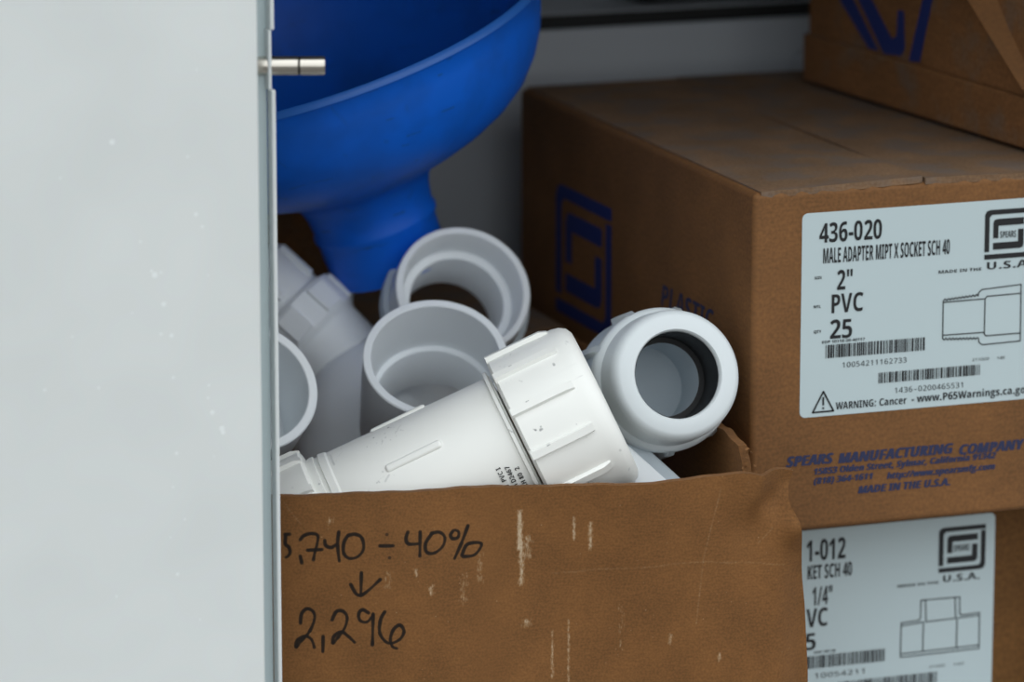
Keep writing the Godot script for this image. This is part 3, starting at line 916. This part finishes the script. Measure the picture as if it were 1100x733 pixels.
func build_union() -> void:
	var px := 0.000458
	var u := thing("pipe_union", "long off-white ribbed pipe union lying across the front of the box", "pipe fitting", Vector3(-0.1631, 0.2355, -0.0152), "white pipe fittings in the open box")
	u.basis = aim(Vector3(0.8778, 0.4274, 0.2162), UNION_ROLL)
	# distances along the axis in photograph-free metres, zero at the middle of the body
	var c := 190.0
	var body := Kit.new()
	var y0 := (84.0 - c) * px
	var y1 := (296.0 - c) * px
	body.lathe([Vector2(0.034, y0 - 0.012), Vector2(0.0385, y0 - 0.001), Vector2(0.0385, y0 + 0.0012), Vector2(0.0373, y0 + 0.0016), Vector2(0.0373, y0 + 0.0036), Vector2(0.0383, y0 + 0.0040), Vector2(0.0380, y0 + 0.0075), Vector2(0.0372, y0 + 0.0085), Vector2(0.0360, y1 - 0.0045), Vector2(0.0360, y1)], 96, 25)
	part("body", body.mesh(), M.pvc_old, u)
	var rb := Kit.new()
	for i in 6:
		rb = Kit.new()
		rb.rbox(Vector3(0.0362, (187.0 - c) * px, 0), Vector3(0.0036, 0.0302, 0.0046), 0.0017)
		var o := part("rib", rb.mesh(), M.pvc_old, u)
		o.rotation.y = -0.489 + TAU * i / 6.0
	var n := part("nut", null, M.pvc_old, u)
	var nk := Kit.new()
	var a0 := (299.0 - c) * px
	var a1 := (396.0 - c) * px
	nk.lathe([Vector2(0.034, a0 - 0.0006), Vector2(0.0420, a0), Vector2(0.0436, a0 + 0.0012), Vector2(0.0437, a0 + 0.02), Vector2(0.0433, a1 - 0.009), Vector2(0.0425, a1 - 0.005), Vector2(0.0405, a1 - 0.0018), Vector2(0.0375, a1 - 0.0002), Vector2(0.0345, a1), Vector2(0.027, a1), Vector2(0.027, a0)], 96, 45)
	n.mesh = nk.mesh()
	ribs(n, 12, -0.349, 0.0437, a0 + 0.0003, a0 + 0.0335, 0.0052, 0.0022, M.pvc_old)
	var gk := Kit.new()
	gk.lathe([Vector2(0.0364, y1 - 0.0032), Vector2(0.0388, y1 - 0.0028), Vector2(0.0388, y1 - 0.0012), Vector2(0.0364, y1 - 0.0006)], 96, 20)
	part("collar", gk.mesh(), M.pvc_old, u)
	var n2 := part("nut", null, M.pvc_old, u)
	var b1 := (77.0 - c) * px
	var b0 := (-20.0 - c) * px
	var mk := Kit.new()
	mk.lathe([Vector2(0.027, b0), Vector2(0.0345, b0), Vector2(0.0405, b0 + 0.0018), Vector2(0.0433, b0 + 0.007), Vector2(0.0437, b0 + 0.02), Vector2(0.0436, b1 - 0.0012), Vector2(0.0420, b1), Vector2(0.034, b1 + 0.0006)], 96, 45)
	n2.mesh = mk.mesh()
	ribs(n2, 12, -0.1, 0.0437, b0 + 0.010, b1 - 0.0003, 0.0052, 0.0022, M.pvc_old)
	# three lines of small black print on the body
	var tx := part("printed_text", null, M.ink, u)
	var tk := Kit.new()
	var rng := RandomNumberGenerator.new()
	rng.seed = 2
	tx.mesh = curved_print()
	tx.rotation.y = PRINT_TURN

const UNION_ROLL := -1.705974
const PRINT_TURN := 0.44

func curved_print() -> ArrayMesh:
	# letters bent round the body at radius 0.0367, reading round the pipe
	var k := Kit.new()
	var rows := ["NSF-pw  PVC I", "ASTM D2467", "SCH 80  2"]
	for i in rows.size():
		var y := (262.0 + i * 9.0 - 190.0) * 0.000458
		var tm := TextMesh.new()
		var f := SystemFont.new()
		f.font_names = PackedStringArray(["Droid Sans"])
		f.font_weight = 700
		tm.font = f
		tm.font_size = 32
		tm.pixel_size = 0.0001
		tm.depth = 0.0
		tm.text = rows[i]
		var a := tm.surface_get_arrays(0)
		var pv: PackedVector3Array = a[Mesh.ARRAY_VERTEX]
		for p in pv:
			var an := p.x / 0.0367
			k.vert(Vector3(cos(an) * 0.0367, y - p.y, sin(an) * 0.0367), Vector3(cos(an), 0, sin(an)))
		var off := k.v.size() - pv.size()
		var ii: PackedInt32Array = a[Mesh.ARRAY_INDEX]
		for j in range(0, ii.size(), 3):
			k.tri(off + ii[j], off + ii[j + 1], off + ii[j + 2])
	return k.mesh()

func build_fittings() -> void:
	build_union()
	var group := "white pipe fittings in the open box"
	# union end with a black sealing ring, its face towards us
	var a := thing("pipe_union", "white union nut with a black sealing ring in its bore, beside the labelled carton", "pipe fitting", Vector3(-0.0455, 0.2886, 0.0148), group)
	a.basis = aim(Vector3(-0.0732, 0.3183, 0.9452), 0.3)
	var k := Kit.new()
	k.lathe([Vector2(0.0216, -0.004), Vector2(0.0219, -0.0008), Vector2(0.0226, 0.0), Vector2(0.0290, -0.0003), Vector2(0.0308, -0.0014), Vector2(0.0322, -0.0036), Vector2(0.0329, -0.0075), Vector2(0.0331, -0.014), Vector2(0.0334, -0.022), Vector2(0.0340, -0.0225), Vector2(0.0352, -0.0235), Vector2(0.0362, -0.0255), Vector2(0.0362, -0.031), Vector2(0.0345, -0.033), Vector2(0.0345, -0.036)], 96, 45)
	var nut := part("nut", k.mesh(), M.pvc_dull, a)
	ribs(nut, 9, 0.1, 0.0352, -0.0560, -0.0245, 0.0046, 0.0028, M.pvc_dull)
	k = Kit.new()
	k.lathe([Vector2(0.0213, -0.0025), Vector2(0.0213, -0.026), Vector2(0.0185, -0.026)], 72, 20)
	part("sealing_ring", k.mesh(), M.rubber, a, "black rubber sealing ring")
	k = Kit.new()
	k.lathe([Vector2(0.0210, -0.026), Vector2(0.0206, -0.0625), Vector2(0.0, -0.0625)], 72, 20)
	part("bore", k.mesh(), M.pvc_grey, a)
	k = Kit.new()
	k.lathe([Vector2(0.0345, -0.035), Vector2(0.0350, -0.036), Vector2(0.0350, -0.062), Vector2(0.034, -0.064), Vector2(0.0, -0.064)], 96, 25)
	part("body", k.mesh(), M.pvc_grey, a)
	# coupling tipped up, open end towards us
	var b := thing("pipe_coupling", "smooth white pipe coupling with open end up, just behind the long union", "pipe fitting", Vector3(-0.1318, 0.2790, -0.1014), group)
	b.basis = aim(Vector3(-0.174, 0.7591, 0.6273))
	k = Kit.new()
	k.lathe([Vector2(0.0288, -0.062), Vector2(0.0288, -0.034), Vector2(0.0291, -0.0333), Vector2(0.0318, -0.0328), Vector2(0.0329, -0.0004), Vector2(0.0333, 0.0), Vector2(0.0366, 0.0), Vector2(0.0372, -0.0006), Vector2(0.0372, -0.060), Vector2(0.0362, -0.062), Vector2(0.0288, -0.062)], 96, 30)
	part("sleeve", k.mesh(), M.pvc, b)
	# adapter at the back, one sees through its bore
	var c := thing("pipe_adapter", "white pipe adapter with a stepped round bore, below the blue funnel", "pipe fitting", Vector3(-0.0901, 0.2957, -0.1775), group)
	c.basis = aim(Vector3(-0.0861, 0.5455, 0.8337))
	k = Kit.new()
	k.lathe([Vector2(0.0250, -0.052), Vector2(0.0250, -0.020), Vector2(0.0256, -0.0185), Vector2(0.0296, -0.0180), Vector2(0.0320, -0.0008), Vector2(0.0326, 0.0), Vector2(0.0355, 0.0), Vector2(0.0362, -0.0008), Vector2(0.0364, -0.018), Vector2(0.0364, -0.019)], 96, 30)
	part("socket", k.mesh(), M.pvc, c)
	k = Kit.new()
	k.lathe([Vector2(0.0360, -0.0188), Vector2(0.0392, -0.0192), Vector2(0.0397, -0.0200), Vector2(0.0397, -0.0290), Vector2(0.0388, -0.030), Vector2(0.0300, -0.0302), Vector2(0.0300, -0.052), Vector2(0.0250, -0.052)], 96, 30)
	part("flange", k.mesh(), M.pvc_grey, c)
	build_elbow(group)
	build_lugged(group)
	# square cover
	var s := thing("cover_plate", "flat white plastic plate between the long union and the nut", "plate", Vector3(-0.0672, 0.2519, 0.0047), group)
	s.basis = Basis(Vector3(0.6472, -0.6550, 0.3900), Vector3(0.7401, 0.6624, -0.1157), Vector3(-0.1825, 0.3636, 0.9135))
	k = Kit.new()
	k.rbox(Vector3(0.028, -0.0070, -0.006), Vector3(0.064, 0.0140, 0.012), 0.0010)
	part("plate", k.mesh(), M.pvc, s)
	k = Kit.new()
	k.rbox(Vector3(0.030, -0.0030, -0.0185), Vector3(0.062, 0.0220, 0.013), 0.0012)
	part("boss", k.mesh(), M.pvc_grey, s)

func build_elbow(group: String) -> void:
	var h := thing("pipe_coupling", "white pipe coupling half hidden by the white door, its open rim upward", "pipe fitting", Vector3(-0.2327, 0.2738, -0.0931), group)
	h.basis = aim(Vector3(0.0275, 0.5957, 0.8027))
	var k := Kit.new()
	k.lathe([Vector2(0.0290, -0.060), Vector2(0.0290, -0.050), Vector2(0.0302, -0.049), Vector2(0.0303, -0.0004), Vector2(0.0308, 0.0), Vector2(0.0344, 0.0), Vector2(0.0350, -0.0006), Vector2(0.0350, -0.058), Vector2(0.0340, -0.060), Vector2(0.0290, -0.060)], 96, 30)
	part("sleeve", k.mesh(), M.pvc, h)
	k = Kit.new()
	k.lathe([Vector2(0.0302, -0.049), Vector2(0.0, -0.049)], 72)
	part("stop", k.mesh(), M.pvc, h)
	var e := thing("pipe_elbow", "smooth rounded back of a white pipe elbow beside the open coupling", "pipe fitting", Vector3(-0.1404, 0.2378, -0.1982), group)
	var n := Vector3(0.9253, -0.1441, -0.3507).normalized()
	var d2 := Vector3(-0.1368, -0.988, 0.0719).normalized()
	d2 = (d2 - n * d2.dot(n)).normalized()
	var R := 0.0310
	var pts := []
	var rad := []
	for q in [[0.040, 0.0328], [0.022, 0.0328], [0.0215, R]]:
		pts.append(n * q[0])
		rad.append(q[1])
	var br := 0.016
	for i in 15:
		var an := PI / 2 * i / 14.0
		pts.append(n * br * (1.0 - sin(an)) + d2 * br * (1.0 - cos(an)))
		rad.append(R)
	for q in [[0.0215, R], [0.022, 0.0328], [0.050, 0.0328]]:
		pts.append(d2 * q[0])
		rad.append(q[1])
	k = Kit.new()
	k.sweep(pts, rad, 72)
	part("body", k.mesh(), M.pvc, e)
	k = Kit.new()
	k.sweep([n * 0.040, n * 0.0401, n * 0.012], [0.0328, 0.0290, 0.0280], 72, true)
	part("socket", k.mesh(), M.pvc, e)

func build_lugged(group: String) -> void:
	var t := thing("pipe_plug", "white fitting with raised square lugs at the back of the open box", "pipe fitting", Vector3(-0.1626, 0.2714, -0.2415), group)
	t.basis = aim(Vector3(0.6109, -0.63, 0.4795), 0.5)
	var k := Kit.new()
	k.lathe([Vector2(0.0, -0.036), Vector2(0.0235, -0.036), Vector2(0.025, -0.034), Vector2(0.025, -0.006), Vector2(0.0295, -0.005), Vector2(0.030, -0.004), Vector2(0.030, 0.014), Vector2(0.0275, 0.016), Vector2(0.0265, 0.018), Vector2(0.0255, 0.036), Vector2(0.0, 0.036)], 72, 25)
	part("body", k.mesh(), M.pvc, t)
	var lug := Kit.new()
	lug.rbox(Vector3(0.0285, 0.005, 0), Vector3(0.0060, 0.0165, 0.013), 0.0010)
	var lm := lug.mesh()
	for i in 8:
		part("lug", lm, M.pvc, t).rotation.y = TAU * i / 8.0
	var bar := Kit.new()
	bar.rbox(Vector3(0.0250, -0.021, 0), Vector3(0.005, 0.022, 0.005), 0.001)
	var bm := bar.mesh()
	for i in 6:
		part("rib", bm, M.pvc, t).rotation.y = TAU * (i + 0.3) / 6.0

func _ready() -> void:
	build_camera_and_light()
	build_materials()
	build_shell()
	build_door()
	build_lower_carton()
	build_upper_carton()
	build_top_carton()
	build_rear_boxes()
	build_open_box()
	build_funnel()
	build_fittings()
